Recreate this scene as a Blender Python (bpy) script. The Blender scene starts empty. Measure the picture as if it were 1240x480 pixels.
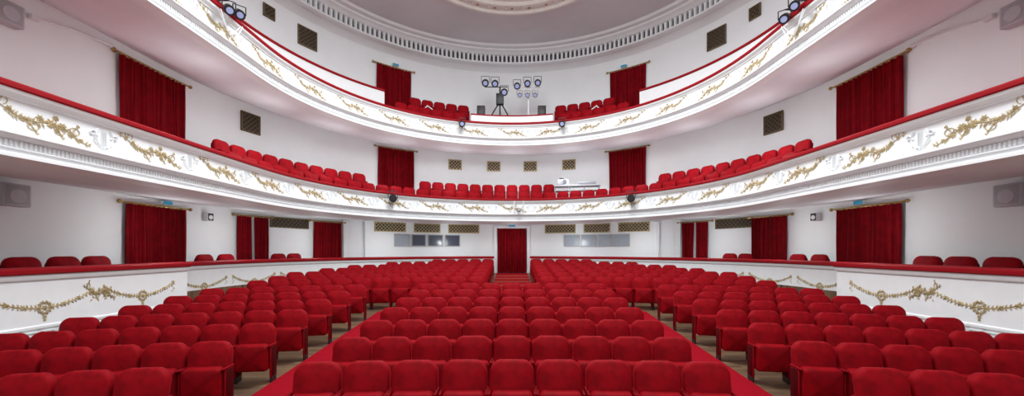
import bpy, bmesh, math, random
from mathutils import Vector, Matrix
random.seed(4)
PI = math.pi
HC = 2.55           # camera height; theatre heights below are given relative to eye level
YC = 10.4           # centre of the horseshoe
RF = 6.7            # balcony front radius
RW = 9.4            # outer wall radius
Y0 = 1.0            # front end of side walls
KQ = RF*PI/180
SL = 0.07           # stalls rake
scene = bpy.context.scene
scene.view_settings.view_transform = 'Standard'
scene.view_settings.look = 'None'

# ------------------------------------------------------------------ materials
def mat(name, col, rough=0.6, metal=0.0, col2=None, nscale=8.0, bump=0.0, bscale=60.0, sheen=0.0, emit=None, estr=0.0, spec=0.5):
    m = bpy.data.materials.new(name); m.use_nodes = True
    nt = m.node_tree; b = nt.nodes['Principled BSDF']
    b.inputs['Base Color'].default_value = (*col, 1)
    b.inputs['Roughness'].default_value = rough
    b.inputs['Metallic'].default_value = metal
    b.inputs['Specular IOR Level'].default_value = spec
    tc = nt.nodes.new('ShaderNodeTexCoord')
    if col2 is None: col2 = tuple(c*0.93 for c in col)
    n = nt.nodes.new('ShaderNodeTexNoise'); n.inputs['Scale'].default_value = nscale
    n.inputs['Detail'].default_value = 3
    r = nt.nodes.new('ShaderNodeValToRGB')
    r.color_ramp.elements[0].position = 0.35; r.color_ramp.elements[1].position = 0.65
    r.color_ramp.elements[0].color = (*col2, 1); r.color_ramp.elements[1].color = (*col, 1)
    nt.links.new(tc.outputs['Object'], n.inputs['Vector'])
    nt.links.new(n.outputs['Fac'], r.inputs['Fac'])
    nt.links.new(r.outputs['Color'], b.inputs['Base Color'])
    if bump > 0:
        n2 = nt.nodes.new('ShaderNodeTexNoise'); n2.inputs['Scale'].default_value = bscale
        bp = nt.nodes.new('ShaderNodeBump'); bp.inputs['Strength'].default_value = bump
        bp.inputs['Distance'].default_value = 0.02
        nt.links.new(tc.outputs['Object'], n2.inputs['Vector'])
        nt.links.new(n2.outputs['Fac'], bp.inputs['Height'])
        nt.links.new(bp.outputs['Normal'], b.inputs['Normal'])
    if sheen > 0:
        b.inputs['Sheen Weight'].default_value = sheen
        b.inputs['Sheen Tint'].default_value = (1, 0.03, 0.05, 1)
        b.inputs['Sheen Roughness'].default_value = 0.35
    if emit:
        b.inputs['Emission Color'].default_value = (*emit, 1)
        b.inputs['Emission Strength'].default_value = estr
    return m

M_WALL = mat('white_plaster', (0.87, 0.885, 0.895), 0.75, col2=(0.85, 0.865, 0.875), nscale=1.5, bump=0.05)
M_TRIM = mat('white_stucco', (0.85, 0.865, 0.875), 0.6, col2=(0.82, 0.835, 0.845), nscale=4)
M_SOFF = mat('soffit_paint', (0.82, 0.84, 0.88), 0.7, nscale=1.0)
M_CEIL = mat('ceiling_paint', (0.74, 0.75, 0.78), 0.8, nscale=0.6)
M_VELV = mat('red_velvet', (0.29, 0.0008, 0.006), 0.7, col2=(0.19, 0.0006, 0.004), nscale=7, bump=0.12, bscale=120, sheen=0.22, spec=0.1)
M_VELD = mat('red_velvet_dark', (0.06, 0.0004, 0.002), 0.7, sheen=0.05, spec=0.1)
M_CURT = mat('curtain_velvet', (0.21, 0.0008, 0.005), 0.75, col2=(0.15, 0.0006, 0.004), nscale=5, sheen=0.1, spec=0.1)
M_RAIL = mat('rail_velvet', (0.31, 0.001, 0.007), 0.6, sheen=0.1, spec=0.2)
M_CARP = mat('carpet', (0.32, 0.0015, 0.011), 0.9, col2=(0.25, 0.0012, 0.009), nscale=30, bump=0.3, bscale=200, spec=0.1)
M_GOLD = mat('gold_leaf', (0.56, 0.44, 0.245), 0.5, 0.1, col2=(0.43, 0.33, 0.17), nscale=14)
M_BRASS = mat('brass', (0.40, 0.27, 0.09), 0.35, 0.7)
M_DARK = mat('black_metal', (0.012, 0.012, 0.015), 0.5)
M_IRON = mat('seat_iron', (0.03, 0.02, 0.02), 0.5, 0.3)
M_GREY = mat('grey_plastic', (0.52, 0.52, 0.56), 0.5)
M_MID = mat('mid_grey_metal', (0.25, 0.25, 0.28), 0.4, 0.3)
M_WHT = mat('white_paint_metal', (0.8, 0.8, 0.82), 0.4)
M_GRIL = mat('grille_dark', (0.025, 0.018, 0.015), 0.6)
M_GRIB = mat('grille_bronze', (0.16, 0.11, 0.05), 0.5, 0.3)
M_GLASS = mat('booth_glass', (0.06, 0.07, 0.10), 0.25)
M_GLASS2 = mat('booth_glass_pale', (0.36, 0.40, 0.45), 0.25)
M_FRAME = mat('grey_frame', (0.40, 0.40, 0.42), 0.5)
M_SIGN = mat('exit_sign', (0.02, 0.2, 0.3), 0.4, emit=(0.0, 0.2, 0.35), estr=0.4)
M_LENS = mat('spot_lens', (0.35, 0.38, 0.6), 0.1, emit=(0.4, 0.5, 1.0), estr=0.12)
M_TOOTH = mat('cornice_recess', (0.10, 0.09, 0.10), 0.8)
M_CREAM = mat('cream_stucco', (0.86, 0.84, 0.78), 0.6)

def parquet():
    m = mat('parquet', (0.2, 0.13, 0.07), 0.45)
    nt = m.node_tree; b = nt.nodes['Principled BSDF']
    tc = nt.nodes.new('ShaderNodeTexCoord')
    br = nt.nodes.new('ShaderNodeTexBrick')
    br.inputs['Scale'].default_value = 1.0
    br.inputs['Brick Width'].default_value = 0.9; br.inputs['Row Height'].default_value = 0.09
    br.inputs['Mortar Size'].default_value = 0.004
    br.inputs['Color1'].default_value = (0.20, 0.125, 0.07, 1)
    br.inputs['Color2'].default_value = (0.10, 0.06, 0.035, 1)
    br.inputs['Mortar'].default_value = (0.02, 0.012, 0.008, 1)
    nt.links.new(tc.outputs['Object'], br.inputs['Vector'])
    nt.links.new(br.outputs['Color'], b.inputs['Base Color'])
    return m
M_WOOD = parquet()

# ------------------------------------------------------------------ mesh helpers
def link(ob, parent=None):
    scene.collection.objects.link(ob)
    if parent: ob.parent = parent
    return ob

def empty(name, loc=(0, 0, 0), rz=0):
    e = bpy.data.objects.new(name, None); e.location = loc; e.rotation_euler = (0, 0, rz)
    e.empty_display_size = 0.2
    return link(e)

def mesh_obj(name, verts, faces, mats, midx=None, smooth=True, angle=0.6, parent=None):
    me = bpy.data.meshes.new(name); me.from_pydata(verts, [], faces)
    for m in mats: me.materials.append(m)
    if midx: me.polygons.foreach_set('material_index', midx)
    if smooth:
        me.polygons.foreach_set('use_smooth', [True]*len(me.polygons))
        me.set_sharp_from_angle(angle=angle)
    me.update()
    return link(bpy.data.objects.new(name, me), parent)

class B:
    def __init__(s): s.bm = bmesh.new(); s.mats = []
    def mi(s, m):
        if m not in s.mats: s.mats.append(m)
        return s.mats.index(m)
    def _fin(s, vs, m):
        i = s.mi(m); fs = set()
        for v in vs:
            for f in v.link_faces: fs.add(f)
        for f in fs: f.material_index = i
    def box(s, c, size, m, rot=None, bev=0.0):
        ret = bmesh.ops.create_cube(s.bm, size=1.0); vs = ret['verts']
        M = Matrix.Translation(c) @ (rot if rot else Matrix.Identity(4)) @ Matrix.Diagonal((*size, 1))
        bmesh.ops.transform(s.bm, matrix=M, verts=vs)
        s._fin(vs, m)
        if bev > 0:
            es = list({e for v in vs for e in v.link_edges})
            bmesh.ops.bevel(s.bm, geom=es, offset=bev, segments=2, affect='EDGES', profile=0.5)
    def cyl(s, p0, p1, r, m, seg=12, r2=None):
        p0 = Vector(p0); p1 = Vector(p1); d = p1-p0; L = d.length
        if L < 1e-6: return
        ret = bmesh.ops.create_cone(s.bm, cap_ends=True, segments=seg, radius1=r, radius2=r if r2 is None else r2, depth=L)
        q = d.to_track_quat('Z', 'Y').to_matrix().to_4x4()
        bmesh.ops.transform(s.bm, matrix=Matrix.Translation((p0+p1)/2) @ q, verts=ret['verts'])
        s._fin(ret['verts'], m)
    def tube(s, pts, r, m, seg=8):
        for a, b in zip(pts[:-1], pts[1:]): s.cyl(a, b, r, m, seg)
        for p in pts[1:-1]: s.sph(p, r, m, 8, 6)
    def sph(s, c, r, m, u=12, v=8, sc=(1, 1, 1)):
        ret = bmesh.ops.create_uvsphere(s.bm, u_segments=u, v_segments=v, radius=r)
        bmesh.ops.transform(s.bm, matrix=Matrix.Translation(c) @ Matrix.Diagonal((*sc, 1)), verts=ret['verts'])
        s._fin(ret['verts'], m)
    def pad(s, c, w, h, t, ct, cb, m, tilt=0.0, puff=0.03, crown=0.02):
        """upholstered pad: rounded outline (top corner ct, bottom corner cb), puffed toward -y"""
        K = 6
        def outline(ins):
            pts = []
            for (sx, sz, cr, a0) in ((1, 1, ct, 0), (-1, 1, ct, 90), (-1, -1, cb, 180), (1, -1, cb, 270)):
                r = max(cr-ins, .004); cx = sx*(w/2-ins-r); cz = sz*(h/2-ins-r)
                for k in range(K):
                    a = math.radians(a0+90*k/(K-1)); pts.append((cx+r*math.cos(a), cz+r*math.sin(a)))
            return pts
        rings = [(.012, t/2), (0, t/2-.012), (0, -t/2+.04), (.006, -t/2+.022), (.02, -t/2+.007), (.04, -t/2), (.08, -t/2-puff*.5), (.14, -t/2-puff*.9), (.19, -t/2-puff)]
        M = Matrix.Translation(c) @ Matrix.Rotation(tilt, 4, 'X'); i = s.mi(m); R = []
        for ins, y in rings:
            R.append([s.bm.verts.new(M @ Vector((x, y, z+(crown*(1-(2*x/w)**2) if z > 0 else 0)*min(1, max(0, z/(h*.25)))))) for x, z in outline(ins)])
        n = len(R[0])
        for a, b_ in zip(R[:-1], R[1:]):
            for k in range(n):
                f = s.bm.faces.new((a[k], a[(k+1) % n], b_[(k+1) % n], b_[k])); f.material_index = i
        for r_ in (R[0], R[-1]):
            f = s.bm.faces.new(r_); f.material_index = i
    def mesh(s, name, smooth=True, angle=0.6):
        me = bpy.data.meshes.new(name)
        bmesh.ops.recalc_face_normals(s.bm, faces=s.bm.faces)
        s.bm.to_mesh(me); s.bm.free()
        for m in s.mats: me.materials.append(m)
        if smooth:
            me.polygons.foreach_set('use_smooth', [True]*len(me.polygons))
            me.set_sharp_from_angle(angle=angle)
        return me
    def obj(s, name, loc=(0, 0, 0), rz=0, parent=None, **k):
        ob = bpy.data.objects.new(name, s.mesh(name, **k)); ob.location = loc; ob.rotation_euler = (0, 0, rz)
        return link(ob, parent)

# ------------------------------------------------------------------ horseshoe plan
def posq(q, r):
    a = abs(q); sg = 1 if q >= 0 else -1
    if a <= 90:
        t = math.radians(q); return (r*math.sin(t), YC+r*math.cos(t))
    return (sg*r, YC-(a-90)*KQ)
def qy(y): return 90+(YC-y)/KQ
QM = qy(Y0)
def poss(s, r, off=0.0):
    """point at arc length s on radius r, moved inward by off; returns x,y,phi"""
    L = r*PI/2
    if abs(s) <= L:
        t = s/r; return ((r-off)*math.sin(t), YC+(r-off)*math.cos(t), t)
    sg = 1 if s > 0 else -1
    return (sg*(r-off), YC-(abs(s)-L), sg*PI/2)
def hit(sl, r):
    """arc length on radius r where sight line x = sl*y meets the plan"""
    if abs(sl) > 1e-6 and r/abs(sl) < YC:
        return (1 if sl > 0 else -1)*(r*PI/2+YC-r/abs(sl))
    a = 1+sl*sl; c = YC*YC-r*r
    y = (2*YC+math.sqrt(4*YC*YC-4*a*c))/(2*a); x = sl*y
    return r*math.atan2(x, y-YC)
def qlist(q0, q1):
    out = [q0]; q = q0
    while q < q1-1e-6:
        step = 2.0 if -90 <= q < 90 else 10.0
        nq = q+step
        if q < -90 < nq: nq = -90
        q = min(nq, q1); out.append(q)
    return out
def sweep(name, prof, q0, q1, mats, midx=None, closed=False, caps=False, parent=None):
    qs = qlist(q0, q1); n = len(prof); V = []; F = []; MI = []
    for q in qs:
        for (r, z) in prof:
            x, y = posq(q, r); V.append((x, y, z+HC))
    m = n if closed else n-1
    for i in range(len(qs)-1):
        for j in range(m):
            a = i*n+j; b = i*n+(j+1) % n
            F.append((a, b, b+n, a+n)); MI.append(midx[j] if midx else 0)
    if caps:
        F.append(tuple(range(n))); MI.append(0)
        F.append(tuple(range((len(qs)-1)*n, len(qs)*n))); MI.append(0)
    return mesh_obj(name, V, F, mats, MI, angle=0.5, parent=parent)

# ------------------------------------------------------------------ room shell
wp = [(RW, -2.55), (RW, 8.85), (9.34, 9.0), (9.2, 9.1), (8.95, 9.16)]
sweep('wall_left', wp, -QM, -90, [M_WALL])
sweep('wall_back', wp, -90, 90, [M_WALL])
sweep('wall_right', wp, 90, QM, [M_WALL])
# cornice
cor = [(8.98, 9.15), (8.80, 9.13), (8.68, 9.17), (8.68, 9.24), (8.74, 9.27), (8.86, 9.27), (8.86, 9.62), (8.72, 9.62),
       (8.66, 9.68), (8.52, 9.74), (8.48, 9.80), (8.3, 9.82), (8.2, 9.92)]
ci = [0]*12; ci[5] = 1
sweep('trim_cornice', cor, -QM, QM, [M_TRIM, M_TOOTH], ci)
b = B()
s = -24.0
while s < 24:
    x, y, ph = poss(s, 8.8)
    if y > 2:
        R = Matrix.Rotation(-ph, 4, 'Z')
        b.box((x, y, HC+9.445), (0.09, 0.14, 0.36), M_TRIM, R)
        b.box((x, y, HC+9.60), (0.15, 0.14, 0.06), M_TRIM, R)
    s += 0.21
b.obj('trim_dentils', smooth=False)
# ceiling
mesh_obj('ceiling', [(-9.4, Y0, HC+9.9), (9.4, Y0, HC+9.9), (9.4, 19.9, HC+9.9), (-9.4, 19.9, HC+9.9)], [(0, 1, 2, 3)], [M_CEIL], smooth=False)
# ceiling medallion (lathe)
def lathe(name, prof, c, mats, seg=96):
    V = []; F = []; n = len(prof)
    for i in range(seg):
        t = 2*PI*i/seg
        for (r, z) in prof: V.append((c[0]+r*math.cos(t), c[1]+r*math.sin(t), c[2]+z))
    for i in range(seg):
        for j in range(n-1):
            a = i*n+j; k = ((i+1) % seg)*n+j; F.append((a, a+1, k+1, k))
    return mesh_obj(name, V, F, mats, angle=0.5)
med = empty('ceiling_medallion')
MC = (0, 12.2, HC+9.9)
o = lathe('rings', [(4.0, 0), (3.98, -.1), (3.9, -.16), (3.8, -.16), (3.72, -.08), (3.5, -.07), (3.42, -.14), (3.3, -.14), (3.2, -.05), (2.6, -.04), (2.5, -.1), (2.4, -.1), (2.3, -.03), (0.02, -.03)], MC, [M_CREAM]); o.parent = med
b = B()
for i in range(96):
    t = 2*PI*i/96
    b.sph((3.6*math.cos(t), 12.2+3.6*math.sin(t), HC+9.82), 0.06, M_GOLD if i % 3 == 0 else M_TRIM, 8, 6, (1, 1, .6))
    b.sph((2.9*math.cos(t), 12.2+2.9*math.sin(t), HC+9.86), 0.08, M_GOLD, 8, 6, (1, 1, .4))
b.obj('beads', parent=med)

# floor: raked stalls
def fz(y): return SL*y
mesh_obj('floor', [(-9.4, Y0, fz(Y0)), (9.4, Y0, fz(Y0)), (9.4, 19.8, fz(19.8)), (-9.4, 19.8, fz(19.8))], [(0, 1, 2, 3)], [M_WOOD], smooth=False)
def carpet(name, x0, x1, y0, y1):
    h = 0.015
    V = [(x0, y0, fz(y0)+.001), (x1, y0, fz(y0)+.001), (x1, y1, fz(y1)+.001), (x0, y1, fz(y1)+.001)]
    V += [(v[0], v[1], v[2]+h) for v in V]
    mesh_obj(name, V, [(0, 3, 2, 1), (4, 5, 6, 7), (0, 1, 5, 4), (1, 2, 6, 5), (2, 3, 7, 6), (3, 0, 4, 7)], [M_CARP], smooth=False)
carpet('aisle_carpet', -3.82, -2.62, 2.5, 11.1)
carpet('aisle_carpet', 2.62, 3.82, 2.5, 11.1)
carpet('aisle_carpet', -0.78, 0.78, 11.1, 19.6)
carpet('aisle_carpet', -2.62, 2.62, 10.85, 11.1)
b = B()
for i in range(8):
    y = 11.9+i*0.95
    b.box((0, y, fz(y)+.022), (1.5, .05, .02), M_BRASS)
b.obj('aisle_step_edging')

# raised ground-floor promenade behind parapets
QG = 6.0
pf = [(8.2, -2.5), (8.2, -1.05), (9.39, -1.05)]
sweep('floor_promenade', pf, -QM, -QG, [M_WOOD])
sweep('floor_promenade', pf, QG, QM, [M_WOOD])

# ------------------------------------------------------------------ ground floor parapets
def parapet_prof(r):
    return [(r, -2.5), (r-.02, -1.75), (r-.06, -1.72), (r-.06, -1.62), (r-.02, -1.6), (r, -1.58), (r, -1.34), (r-.03, -1.32), (r-.03, -1.28), (r, -1.26),
            (r, -.52), (r-.03, -.50), (r-.06, -.44), (r-.06, -.41), (r+.16, -.41), (r+.16, -2.5)]
def rail_prof(r, z0, w0=.1, w1=.2, h=.11):
    return [(r-w0+.02, z0), (r-w0, z0+.02), (r-w0, z0+h-.03), (r-w0+.03, z0+h), (r+w1-.03, z0+h), (r+w1, z0+h-.03), (r+w1, z0)]
qb = qy(9.5)
PAR = {}
for sg in (-1, 1):
    p = empty('box_parapet'); PAR[sg, 0] = p
    a, c = sorted((sg*QM, sg*qb))
    sweep('parapet_wall', parapet_prof(7.95), a, c, [M_TRIM], closed=True, caps=True, parent=p)
    sweep('parapet_rail', rail_prof(7.95, -.41, .1, .42), a, c, [M_RAIL], closed=True, caps=True, parent=p)
    p = empty('stalls_parapet'); PAR[sg, 1] = p
    a, c = sorted((sg*qb, sg*QG))
    sweep('parapet_wall', parapet_prof(8.25), a, c, [M_TRIM], closed=True, caps=True, parent=p)
    sweep('parapet_rail', rail_prof(8.25, -.41), a, c, [M_RAIL], closed=True, caps=True, parent=p)

# ------------------------------------------------------------------ balconies
def balcony(bz, f1, f2, se):
    p = empty('balcony')
    R = RF
    prof = [(9.39, se), (8.3, bz+.02), (7.4, bz-.05), (7.05, bz-.04), (6.92, bz), (6.80, bz+.02), (6.72, bz+.05), (6.72, bz+.09), (6.80, bz+.11),
            (6.80, bz+.17), (6.76, bz+.175), (6.76, bz+.19), (6.80, bz+.195), (6.80, bz+.29), (6.72, bz+.31), (6.66, bz+.35), (6.66, bz+.375), (6.74, bz+.39), (6.74, bz+.41), (6.80, bz+.43),
            (6.80, bz+.84), (6.76, bz+.85), (6.76, bz+.87), (6.68, bz+.91), (6.66, bz+.95), (6.98, bz+.95), (6.98, f1), (7.95, f1), (7.95, f2), (9.39, f2)]
    mi = [0]*(len(prof)-1)
    for k in range(4): mi[k] = 1
    mi[-3] = 2; mi[-1] = 2
    sweep('balcony_structure', prof, -QM, QM, [M_TRIM, M_SOFF, M_CARP], mi, parent=p)
    sweep('balcony_rail', rail_prof(6.74, bz+.95, .11, .26, .10), -QM, QM, [M_RAIL], closed=True, parent=p)
    # fluted band
    b = B(); L = RF*PI/2+YC-Y0-.3
    s = -L
    while s < L:
        x, y, ph = poss(s, 6.8, .010)
        R4 = Matrix.Rotation(-ph, 4, 'Z')
        b.box((x, y, HC+bz+.245), (.026, .03, .08), M_TRIM, R4)
        s += .055
    b.obj('fluting', parent=p, smooth=False)
    return p
bal1 = balcony(1.21, 1.75, 2.22, 1.36)
bal2 = balcony(4.56, 5.32, 5.95, 4.98)
L6 = RF*PI/2+YC-Y0

# ------------------------------------------------------------------ stucco ornament
class Orn:
    """collects ornament geometry in panel space (s, depth, z)"""
    def __init__(s): s.V = []; s.F = []
    def add(s, V, F):
        n = len(s.V); s.V += V; s.F += [tuple(i+n for i in f) for f in F]
    def leaf(s, cs, cz, L, W, a, d=.018):
        ca, sa = math.cos(a), math.sin(a)
        P = [(0, 0, 0), (.35*L, W/2, 0), (L, 0, 0), (.35*L, -W/2, 0), (.4*L, 0, d)]
        V = [(cs+x*ca-z*sa, h, cz+x*sa+z*ca) for (x, z, h) in P]
        s.add(V, [(0, 1, 4), (1, 2, 4), (2, 3, 4), (3, 0, 4)])
    def flower(s, cs, cz, R, n=6):
        for i in range(n): s.leaf(cs, cz, R, R*.6, 2*PI*i/n+.3, .022)
        V = [(cs+R*.26*math.cos(2*PI*i/6), .012, cz+R*.26*math.sin(2*PI*i/6)) for i in range(6)]+[(cs, .03, cz)]
        s.add(V, [(i, (i+1) % 6, 6) for i in range(6)])
    def stem(s, pts, w=.008, d=.013):
        V = []; F = []
        for i, (a, z) in enumerate(pts):
            p0 = pts[max(0, i-1)]; p1 = pts[min(len(pts)-1, i+1)]
            dx, dz = p1[0]-p0[0], p1[1]-p0[1]; l = math.hypot(dx, dz) or 1
            nx, nz = -dz/l*w, dx/l*w
            V += [(a+nx, 0, z+nz), (a, d, z), (a-nx, 0, z-nz)]
        for i in range(len(pts)-1):
            k = 3*i; F += [(k, k+1, k+4, k+3), (k+1, k+2, k+5, k+4)]
        s.add(V, F)
def spray():
    o = Orn(); N = 34
    # long diagonal branch: thin scroll at the outer end, blossoms gathered in the lower middle
    def cz(a): return .10-.22*(a+.6)/1.2+.05*math.sin(a*7.5)
    pts = [(-.64+1.30*i/N, cz(-.64+1.30*i/N)) for i in range(N+1)]
    o.stem(pts)
    for i in range(1, N):
        a, z = pts[i]
        for k in (1, -1):
            if random.random() < .75: o.leaf(a, z, .06+.035*random.random(), .030, k*(.7+.5*random.random())-.15)
    for (a, dz, R) in ((.12, .0, .08), (.27, .02, .065), (-.01, .05, .06), (.18, .095, .05), (.38, -.02, .055), (-.2, .0, .05), (-.36, .03, .04), (.52, .01, .04), (.2, -.07, .045)):
        o.flower(a, cz(a)+dz, R, 7)
    for (c0, up) in ((.42, 1), (-.1, -1), (-.45, 1), (.22, -1)):
        o.stem([(c0+.075*math.cos(t)*(1-t/12), cz(c0)+up*(.07+.06*math.sin(t)*(1-t/12))) for t in [PI*k/6-1.2 for k in range(12)]], .006, .012)
        for k in range(5): o.leaf(c0+.03*k-.04, cz(c0)+up*(.04+.025*k), .06, .027, up*(.6+.4*k))
    return o
def lyre():
    o = Orn()
    for sg in (-1, 1):
        o.stem([(sg*(.05+.09*math.sin(t)), -.13+.1*t) for t in [k*.3 for k in range(10)]], .016, .03)
        o.stem([(sg*(.18-.05*math.cos(t)*(1-t/9)), .05+.05*math.sin(t)*(1-t/9)) for t in [k*.5 for k in range(14)]], .01, .025)
        o.leaf(sg*.06, -.1, .13, .06, PI/2-sg*1.1, .03)
        o.leaf(sg*.08, .02, .14, .05, PI/2-sg*1.3, .03)
    for k in (-.03, 0, .03): o.stem([(k, -.1), (k, .12)], .004, .02)
    o.flower(0, -.13, .05)
    return o
def swag(w=.75, dr=.20):
    o = Orn(); N = 26
    pts = [(-w+2*w*i/N, dr*((-w+2*w*i/N)/w)**2) for i in range(N+1)]
    o.stem(pts, .010)
    for i, (a, z) in enumerate(pts):
        for k in (-1, 1): o.leaf(a, z, .06, .033, k*(.8+.5*random.random())+(PI if i < N/2 else 0))
    for i in (4, 8, 18, 22): o.flower(pts[i][0], pts[i][1], .045)
    for k in range(10):
        a = 2*PI*k/10; o.flower(.085*math.cos(a), .0+.085*math.sin(a), .038, 5)
    o.flower(0, 0, .05, 6); o.flower(0, -.14, .04); o.flower(0, -.19, .026)
    for sg in (-1, 1):
        o.flower(sg*w, dr, .06)
        for j in range(4): o.leaf(sg*w, dr-.05*j, .065, .033, -PI/2+.7*(-1)**j)
    return o
def place(name, motif, slist, r, z, m, parent, scs=1.0, scz=1.0, lift=.003, flip=False):
    V = []; F = []
    for idx, s0 in enumerate(slist):
        n = len(V); fl = -1 if s0 > 0 else 1
        for (a, d, h) in motif.V:
            x, y, ph = poss(s0+a*scs*fl, r, d+lift); V.append((x, y, HC+z+h*scz))
        F += [tuple(i+n for i in f) for f in motif.F]
    return mesh_obj(name, V, F, [m], smooth=False, parent=parent)
sp = spray(); ly = lyre(); sw = swag()
gold_s = [sg*(0.0+1.72*k) for sg in (-1, 1) for k in range(0, 11) if not (k == 0 and sg == 1)]
white_s = [sg*(.86+1.72*k) for sg in (-1, 1) for k in range(0, 11)]
gold_s = [s for s in gold_s if abs(s) < L6-.8]; white_s = [s for s in white_s if abs(s) < L6-.5]
for p, bz in ((bal1, 1.21), (bal2, 4.56)):
    place('gilded_spray', sp, gold_s, 6.8, bz+.645, M_GOLD, p, 1.0, 1.05)
    place('stucco_lyre', ly, white_s, 6.8, bz+.63, M_TRIM, p, 1.0, 1.1)
# ground parapets
def sy(y, r): return r*PI/2+YC-y
for sg in (-1, 1):
    p = PAR[sg, 0]
    sl = [sg*sy(y, 7.95) for y in (8.35, 6.6, 4.85, 3.1)]
    place('gilded_swag', sw, sl, 7.95, -.98, M_GOLD, p, 1.0, 1.1)
    place('gilded_spray_small', sp, [sg*sy(y, 7.95) for y in (7.475, 5.7, 3.95)], 7.95, -.80, M_GOLD, p, .45, .9)
    # greek key
    b = B()
    y = 1.4
    while y < 9.35:
        x = sg*7.94
        def kb(dy, dz, ly_, lz): b.box((x, y+dy, HC-1.46+dz), (.04, ly_, lz), M_TRIM)
        kb(0, .085, .20, .02); kb(-.09, 0, .02, .17); kb(.0, -.085, .18, .02); kb(.05, -.03, .02, .11); kb(.0, .03, .10, .02)
        y += .25
    b.obj('greek_key', parent=p, smooth=False)
    a0 = sy(9.5, 8.25)-.9
    sl = [sg*(a0-1.75*k) for k in range(0, 8)]
    place('gilded_swag', sw, [s for s in sl if abs(s) > 1.7], 8.25, -.98, M_GOLD, PAR[sg, 1], 1.0, 1.0)

# ------------------------------------------------------------------ theatre seat
b = B()
b.pad((0, .0, .655), .53, .50, .11, .125, .05, M_VELV, tilt=-.16, puff=.03, crown=.03)
b.pad((0, -.15, .40), .48, .42, .14, .06, .06, M_VELV, tilt=.05, puff=.035, crown=.012)
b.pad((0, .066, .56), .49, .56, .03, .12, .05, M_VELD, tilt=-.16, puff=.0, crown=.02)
for sx in (-1, 1):
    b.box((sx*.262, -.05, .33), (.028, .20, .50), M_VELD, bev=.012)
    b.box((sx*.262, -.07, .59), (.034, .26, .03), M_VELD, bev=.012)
    b.box((sx*.262, -.05, .045), (.03, .16, .09), M_IRON)
SEAT = b.mesh('theatre_seat', angle=1.0)
def seat(x, y, z, rz):
    o = bpy.data.objects.new('theatre_seat', SEAT); o.location = (x, y, z); o.rotation_euler = (0, 0, rz)
    return link(o)
RR = 32.0
def row_seat(s, yr):
    t = s/RR; x = RR*math.sin(t); y = yr-RR+RR*math.cos(t)
    return x, y, t
P = .56
for k in range(7):
    yr = 4.58+.98*k
    for i in range(-4, 5):
        s = i*P+(.02 if i > 1 else (-.02 if i < -1 else 0))
        x, y, t = row_seat(s, yr); seat(x, y, fz(y), -t)
    for sg in (-1, 1):
        for i in range(7):
            x, y, t = row_seat(sg*(4.13+i*P), yr)
            seat(x, y, fz(y), -t)
for k in range(7):
    yr = 11.75+.95*k
    for sg in (-1, 1):
        i = 0
        while True:
            s = 1.08+i*P
            x, y, t = row_seat(sg*s, yr)
            lim = math.sqrt(max(.1, 7.95**2-max(0, y+.15-YC)**2))
            if abs(x)+.3 > lim: break
            seat(x, y, fz(y), -t); i += 1
# balcony seats
def arc_seats(r, z, s0, s1, skip=()):
    n = int((s1-s0)/.60)
    for i in range(n+1):
        s = s0+(s1-s0)*(i+.5)/(n+1)
        if any(a < s < c for a, c in skip): continue
        x, y, ph = poss(s, r); seat(x, y, HC+z, -ph)
e1 = abs(hit(-.775, 8.0))
arc_seats(7.62, 1.75, -e1*.95, e1*.95)
arc_seats(8.35, 2.22, -hit(.77, 8.35), hit(.77, 8.35), skip=((-hit(.36, 8.35), -hit(.24, 8.35)), (hit(.1, 8.35), hit(.36, 8.35))))
arc_seats(7.62, 5.32, hit(-.30, 7.62), hit(-.12, 7.62)); arc_seats(8.35, 5.95, hit(-.265, 8.35), hit(-.11, 8.35))
arc_seats(7.62, 5.32, hit(.12, 7.62), hit(.30, 7.62)); arc_seats(8.35, 5.95, hit(.11, 8.35), hit(.265, 8.35))
# box seats
for sg in (-1, 1):
    for y in (5.1, 5.7, 6.3, 6.95, 7.6, 8.2): seat(sg*8.75, y, HC-1.05, -sg*PI/2)
    for sl in (.79, .735, .60, .56):
        x, y, ph = poss(sg*hit(sl, 8.85), 8.85); seat(x, y, HC-1.05, -ph)

# ------------------------------------------------------------------ upper balcony inner parapets
qe = math.degrees(abs(hit(-.33, 7.95))/7.95)
for sg in (-1, 1):
    p = empty('balcony_inner_parapet')
    a, c = sorted((sg*QM, sg*qe))
    sweep('parapet_wall', [(7.9, 5.33), (7.9, 6.62), (8.05, 6.62), (8.05, 5.9)], a, c, [M_TRIM], closed=True, caps=True, parent=p)
    sweep('parapet_rail', rail_prof(7.95, 6.62, .1, .15, .09), a, c, [M_RAIL], closed=True, caps=True, parent=p)
p = empty('lighting_platform')
sweep('platform_front', [(6.99, 5.33), (6.99, 5.98), (7.12, 5.98), (7.12, 5.33)], -15, 15, [M_TRIM], closed=True, caps=True, parent=p)
sweep('platform_rail', rail_prof(7.05, 5.98, .08, .1, .07), -15, 15, [M_RAIL], closed=True, caps=True, parent=p)
sweep('platform_deck', [(7.12, 5.9), (7.12, 5.96), (8.9, 5.96), (8.9, 5.9)], -11.5, 11.5, [M_GREY], closed=True, caps=True, parent=p)

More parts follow.
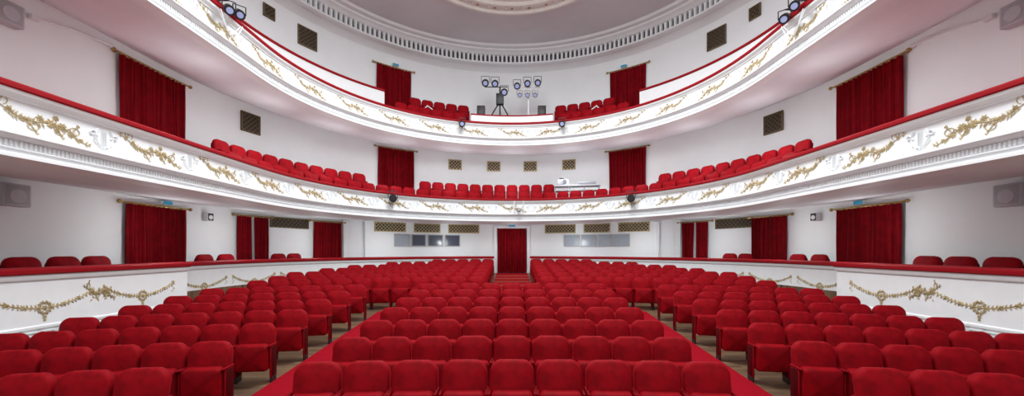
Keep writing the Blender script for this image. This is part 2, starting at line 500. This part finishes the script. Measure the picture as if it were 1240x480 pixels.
# ------------------------------------------------------------------ curtains
def curtain(s0, s1, z0, z1, r=RW, rod=True, split=False):
    p = empty('door_curtain')
    if s0 > s1: s0, s1 = s1, s0
    sm = (s0+s1)/2
    panels = [(s0, sm-.03), (sm+.03, s1)] if split else [(s0, s1)]
    rows = 10
    for (pa, pb) in panels:
        n = max(24, int((pb-pa)/.014)); V = []; F = []; ph0 = random.random()*6
        for j in range(rows+1):
            h = j/rows; z = z0+(z1-z0)*h
            for i in range(n+1):
                a = i/n; s = pa+(pb-pa)*a
                w = .050*math.sin(s/.15*2*PI+ph0+1.1*math.sin(s*5+h*.6))+.022*math.sin(s/.06*2*PI+ph0*2+h*.8)
                w *= (1.0-.35*h)
                x, y, _ = poss(s+.012*math.sin(h*4+s*9), r, .11+w); V.append((x, y, HC+z))
        for j in range(rows):
            for i in range(n):
                a = j*(n+1)+i; F.append((a, a+1, a+n+2, a+n+1))
        mesh_obj('curtain_cloth', V, F, [M_CURT], angle=1.5, parent=p)
    if rod:
        b = B(); N = 6; ex = .16
        pts = []
        for i in range(N+1):
            s = s0-ex+(s1-s0+2*ex)*i/N; x, y, _ = poss(s, r, .11); pts.append((x, y, HC+z1+.03))
        b.tube(pts, .022, M_BRASS)
        for q in (pts[0], pts[-1]): b.sph(q, .05, M_BRASS)
        for s in (s0-.05, s1+.05):
            x, y, _ = poss(s, r, .11); x2, y2, _ = poss(s, r, 0.0)
            b.cyl((x, y, HC+z1+.03), (x2, y2, HC+z1+.03), .015, M_BRASS)
        k = int((s1-s0)/.12)
        for i in range(k+1):
            s = s0+(s1-s0)*i/k; x, y, _ = poss(s, r, .11)
            b.sph((x, y, HC+z1+.015), .032, M_BRASS, 8, 6)
        b.obj('curtain_rod', parent=p)
    return p
def exit_sign(s, z, r=RW, w=.3):
    x, y, ph = poss(s, r, .1)
    b = B(); b.box((0, 0, 0), (w, .08, .11), M_WHT, bev=.01); b.box((0, -.043, 0), (w-.03, .01, .09), M_SIGN)
    b.box((0, .06, 0), (.06, .08, .05), M_WHT)
    b.obj('exit_sign', (x, y, HC+z), -ph)
for (a, c, sp_) in ((-1.006, -.851, False), (-.713, -.634, True), (-.515, -.443, False), (.845, 1.013, False), (.623, .717, True), (.44, .51, True)):
    curtain(hit(a, RW), hit(c, RW), -1.05, 1.13, split=sp_)
for (a, c) in ((-1.021, -.851), (.843, 1.017), (-.347, -.255), (.251, .347)):
    curtain(hit(a, RW), hit(c, RW), 2.22, 4.66)
for (a, c) in ((-.351, -.262), (.255, .347)):
    curtain(hit(a, RW), hit(c, RW), 5.95, 8.42)
exit_sign(hit(-.90, RW), 1.27); exit_sign(hit(.905, RW), 1.27); exit_sign(hit(-.302, RW), 8.58); exit_sign(hit(.29, RW), 8.58)
# rear door with curtain
p = empty('door_1')
b = B(); yb = 19.74
b.box((-.83, yb, HC-.02), (.14, .16, 2.30), M_TRIM); b.box((.83, yb, HC-.02), (.14, .16, 2.30), M_TRIM)
b.box((0, yb, HC+1.16), (1.82, .18, .12), M_TRIM)
b.obj('door_frame', parent=p, smooth=False)
c = curtain(-.74, .74, -1.14, 1.08, r=RW-.02, rod=False); c.name = 'doorway_curtain_cloth'; c.parent = p
exit_sign(0, 1.27-.05, RW-.14, .34)

# ------------------------------------------------------------------ vents, windows, wall things
def grille(name, sl0, sl1, z0, z1, mbar, mback, r=RW):
    s0, s1 = hit(sl0, r), hit(sl1, r); w = abs(s1-s0); h = z1-z0
    x, y, ph = poss((s0+s1)/2, r, .05)
    b = B(); b.box((0, .02, 0), (w, .02, h), mback)
    for sx in (-1, 1): b.box((sx*(w/2-.02), 0, 0), (.04, .04, h), mbar)
    for sz in (-1, 1): b.box((0, 0, sz*(h/2-.02)), (w, .04, .04), mbar)
    st = .16; n = int((w+h)/st)
    for i in range(1, n+1):
        t = i*st
        for mir in (1, -1):
            xa, za = max(0, t-h), min(t, h); xb, zb = min(t, w), max(0, t-w)
            if xb-xa < .02: continue
            b.cyl((mir*(xa-w/2), .0, za-h/2), (mir*(xb-w/2), .0, zb-h/2), .013, mbar, 6)
    b.obj(name, (x, y, HC+(z0+z1)/2), -ph)
for sg in (-1, 1):
    def G(a, c, z0, z1, m1, m2): grille('vent_grille', sg*a, sg*c, z0, z1, m1, m2)
    G(.651, .70, 4.0, 4.66, M_GRIB, M_GRIL)
    G(.504, .553, 7.95, 8.7, M_GRIB, M_GRIL)
    G(.613, .643, 8.3, 8.75, M_GRIB, M_GRIL)
    G(.525, .623, .82, 1.2, M_GRIB, M_GRIL)
    G(.03, .064, 4.0, 4.5, M_GOLD, M_GRIL)
    G(.13, .164, 4.0, 4.5, M_GOLD, M_GRIL)
    G(.274, .355, .84, 1.28, M_GOLD, M_GRIL)
    G(.185, .253, .84, 1.28, M_GOLD, M_GRIL)
    G(.085, .164, .84, 1.28, M_GOLD, M_GRIL)
wn = 1
for sg, mg in ((-1, M_GLASS), (1, M_GLASS2)):
    for k, (a, c) in enumerate(((.304, .264), (.260, .222), (.218, .178), (.174, .134))):
        s0, s1 = hit(sg*a, RW), hit(sg*c, RW); w = abs(s1-s0); x, y, ph = poss((s0+s1)/2, RW, .04)
        g = mg if k != 0 else M_GLASS2
        b = B(); b.box((0, 0, 0), (w-.04, .03, .5), g)
        for sx in (-1, 1): b.box((sx*(w/2-.03), -.01, 0), (.04, .06, .56), M_FRAME)
        for sz in (-1, 1): b.box((0, -.01, sz*.27), (w-.02, .06, .04), M_FRAME)
        b.obj('window_%d' % wn, (x, y, HC+.46), -ph, smooth=False); wn += 1
# pilasters
for sg in (-1, 1):
    for sl in (.375, .43):
        x, y, ph = poss(sg*hit(sl, RW), RW, .06)
        b = B(); b.box((0, 0, 0), (.22, .12, 2.3), M_TRIM, bev=.01); b.box((0, -.01, 1.1), (.3, .16, .1), M_TRIM, bev=.01)
        b.obj('trim_pilaster', (x, y, HC+.12), -ph)
# wall loudspeakers
def speaker(x, y, z, rz, w=.42, h=.42, d=.3, m=M_GREY, name='loudspeaker'):
    b = B(); b.box((0, 0, 0), (w, d, h), m, bev=.02)
    b.box((0, -d/2-.004, 0), (w*.86, .012, h*.86), M_FRAME if m is M_GREY else M_GRIL, bev=.004)
    b.cyl((0, -d/2-.006, -.05*h), (0, -d/2-.02, -.05*h), w*.3, m, 20)
    b.obj(name, (x, y, HC+z), rz)
for sg in (-1, 1):
    speaker(sg*9.27, 7.2, 1.02, -sg*PI/2, d=.2); speaker(sg*9.27, 7.1, 4.35, -sg*PI/2, d=.2)
    x, y, ph = poss(sg*hit(.79, RW), RW, .1); speaker(x, y, 1.0, -ph, .22, .26, .16, M_WHT)
    b = B()
    b.tube([(sg*9.34, 7.6, HC+4.55), (sg*9.28, 8.3, HC+4.68), (sg*9.28, 9.0, HC+4.74), (sg*9.34, 9.15, HC+4.74)], .022, M_WHT)
    b.sph((sg*9.3, 9.0, HC+4.74), .05, M_WHT); b.box((sg*9.35, 7.6, HC+4.55), (.08, .14, .1), M_WHT)
    b.obj('pipe_conduit')

# ------------------------------------------------------------------ stage lights
def spot(b, c, aim, L=.34, r=.11, body=M_DARK, lens=M_LENS):
    c = Vector(c); d = (Vector(aim)-c).normalized()
    b.cyl(c-d*L*.5, c+d*L*.25, r*.8, body, 16); b.cyl(c+d*L*.25, c+d*L*.5, r, body, 16)
    b.cyl(c+d*L*.5, c+d*L*.53, r*.62, lens, 16); b.sph(c-d*L*.5, r*.8, body)
    side = d.cross(Vector((0, 0, 1))).normalized()
    for s in (-1, 1): b.cyl(c+side*s*r*1.15, c+side*s*r*1.15+Vector((0, 0, r*1.8)), .012, body, 6)
    b.cyl(c+side*r*1.15+Vector((0, 0, r*1.8)), c-side*r*1.15+Vector((0, 0, r*1.8)), .012, body, 6)
# tripod with lights on platform
b = B(); X, Y, Zf = -.55, 17.75, HC+5.96
for a in (90, 210, 330):
    b.cyl((X, Y, Zf+.85), (X+.5*math.cos(math.radians(a)), Y+.5*math.sin(math.radians(a)), Zf+.01), .03, M_DARK)
b.cyl((X, Y, Zf+.3), (X, Y, Zf+1.5), .035, M_DARK)
b.cyl((X-.7, Y, Zf+1.5), (X+.35, Y, Zf+1.5), .02, M_DARK)
for dx, dz in ((-.66, 0), (-.22, -.03), (.2, -.42)): spot(b, (X+dx, Y-.05, Zf+1.68+dz), (X+dx*.5, 3, HC-1), .40, .16)
b.cyl((X, Y, Zf+1.2), (X+.2, Y, Zf+1.2), .02, M_DARK)
b.box((X, Y-.08, Zf+.9), (.34, .24, .5), M_DARK, bev=.03)
b.obj('lighting_tripod')
b = B(); X = .75
b.cyl((X, Y, Zf), (X, Y, Zf+1.5), .03, M_WHT); b.cyl((X-.6, Y, Zf+1.5), (X+.55, Y, Zf+1.5), .025, M_WHT)
b.cyl((X-.45, Y, Zf+1.1), (X+.45, Y, Zf+1.1), .02, M_WHT)
b.cyl((X, Y, Zf+.01), (X, Y, Zf+.04), .25, M_WHT, 20)
for dx, dz in ((-.52, -.1), (-.05, .02), (.42, .05)): spot(b, (X+dx, Y-.05, Zf+1.64+dz), (X+dx*.5, 3, HC-1), .36, .15)
for dx in (-.4, -.05, .3): spot(b, (X+dx, Y-.05, Zf+1.12), (X+dx*.5, 3, HC-1), .3, .11, M_MID)
b.obj('lighting_stand')
for x in (-1.4, 1.35):
    speaker(x, 17.6, 5.96+.276, 0, .36, .55, .3, M_DARK)
# rail mounted spots
def rail_spots(sl, z, n, dz=0, lens=M_LENS, cable=True, body=M_DARK, r=.11):
    s0 = hit(sl, 6.55); b = B()
    for i in range(n):
        x, y, ph = poss(s0+.34*(i-(n-1)/2), 6.7, .24)
        spot(b, (x, y, HC+z+(.1 if i % 2 else 0)), (0, 2, HC-1), .3, r, body, lens)
        x2, y2, _ = poss(s0+.34*(i-(n-1)/2), 6.7, -.02)
        b.cyl((x, y, HC+z+.2), (x2, y2, HC+z+.2), .016, body, 8)
    if cable:
        for j in range(2):
            pts = []
            for k in range(13):
                t = k/12; x, y, _ = poss(s0-.35+.7*t, 6.7, .14+.05*j); pts.append((x, y, HC+z-.1-(.3+.15*j)*math.sin(PI*t)))
            b.tube(pts, .012, M_WHT, 6)
    b.obj('rail_spotlight')
for sg in (-1, 1):
    rail_spots(sg*.745, 5.5, 2)
    rail_spots(sg*.317, 2.0, 1, cable=False, lens=M_GRIL, r=.15)
    rail_spots(sg*.133, 5.38, 1, cable=False, r=.13)
b = B()
b.box((.3, 17.0, HC+1.85), (.5, .03, .03), M_WHT); b.cyl((.1, 16.98, HC+1.6), (.1, 17.02, HC+2.15), .02, M_WHT); b.cyl((.5, 16.98, HC+1.6), (.5, 17.02, HC+2.15), .02, M_WHT)
b.box((.3, 16.9, HC+1.72), (.16, .2, .12), M_DARK, bev=.01); b.cyl((.3, 16.8, HC+1.72), (.3, 16.76, HC+1.72), .04, M_GREY)
b.obj('rail_camera')
# handrail hoops on upper balcony
for x0 in (-3.9, 3.9):
    b = B(); y = 17.35; z = HC+5.33
    b.tube([(x0, y, z), (x0, y, z+1.0), (x0+.12*(1 if x0 > 0 else -1)*-1, y, z+1.12), (x0-.35*(1 if x0 > 0 else -1), y, z+.95), (x0-.35*(1 if x0 > 0 else -1), y, z)], .025, M_WHT)
    b.obj('stair_handrail')
# sound desk table on first balcony
b = B(); cx, cy, zt = 3.0, 17.9, HC+2.23
R4 = Matrix.Rotation(-.16, 4, 'Z')
def TP(dx, dy, dz): v = R4 @ Vector((dx, dy, 0)); return (cx+v.x, cy+v.y, zt+dz)
b.box(TP(0, 0, .72), (2.1, .55, .05), M_GREY, R4); b.box(TP(0, 0, .50), (2.0, .5, .03), M_GREY, R4)
for dx in (-1, -.33, .33, 1):
    for dy in (-.22, .22): b.box(TP(dx, dy, .35), (.04, .04, .7), M_MID, R4)
b.obj('equipment_table')
b = B(); b.box(TP(-.65, 0, .90), (.5, .4, .24), M_GREY, R4, .02); b.cyl(TP(-.55, -.2, .91), TP(-.55, -.28, .91), .09, M_GLASS, 16)
b.box(TP(-.7, 0, 1.06), (.24, .25, .10), M_DARK, R4, .01)
for dx in (-.8, -.5): b.cyl(TP(dx, 0, .75), TP(dx, 0, .80), .03, M_DARK)
b.obj('video_projector')
b = B(); b.box(TP(.45, 0, .81), (.8, .42, .12), M_MID, R4, .01); b.box(TP(.45, .05, .89), (.7, .3, .04), M_WHT, R4, .01)
for i in range(10): b.box(TP(.15+i*.065, -.08, .915), (.02, .05, .02), M_DARK, R4)
b.obj('mixing_console')

# ------------------------------------------------------------------ lamps
def area(name, loc, size, sy_, en, rot, col=(1, 1, 1)):
    l = bpy.data.lights.new(name, 'AREA'); l.shape = 'RECTANGLE'; l.size = size; l.size_y = sy_; l.energy = en; l.color = col
    o = bpy.data.objects.new(name, l); o.location = loc; o.rotation_euler = rot; link(o)
def aim(loc, tgt): return (Vector(tgt)-Vector(loc)).to_track_quat('-Z', 'Y').to_euler()
p = (0, -2.5, 9.5); area('front_fill', p, 12, 3, 900, aim(p, (0, 14, 6.5)), (.94, .985, 1))  # broad unseen fill panel added behind the camera to brighten the auditorium
area('house_light', (0, 9.0, HC+9.3), 4, 4, 1500, (0, 0, 0), (.94, .985, 1))
# fill points without fixtures, added to brighten walls and soffits under balconies
for (z, r_, en) in ((.35, 8.2, 22), (3.35, 7.5, 26)):
    for k in range(-5, 6):
        x, y = posq(k*20.0, r_)
        l = bpy.data.lights.new('balcony_fill', 'POINT'); l.energy = en; l.shadow_soft_size = .05; l.color = (.93, .985, 1)
        o = bpy.data.objects.new('balcony_fill', l); o.location = (x, y, HC+z); link(o)
w = bpy.data.worlds.new('world'); scene.world = w; w.use_nodes = True
bg = w.node_tree.nodes['Background']; bg.inputs['Color'].default_value = (0.95, 0.985, 1.0, 1); bg.inputs['Strength'].default_value = 0.45

# ------------------------------------------------------------------ camera
cd = bpy.data.cameras.new('camera'); cd.sensor_width = 36; cd.lens = 470/1240*36
cd.shift_y = 63/1240; cd.clip_start = .05
cam = bpy.data.objects.new('camera', cd); cam.location = (0, 0, HC); cam.rotation_euler = (PI/2, 0, 0)
link(cam); scene.camera = cam
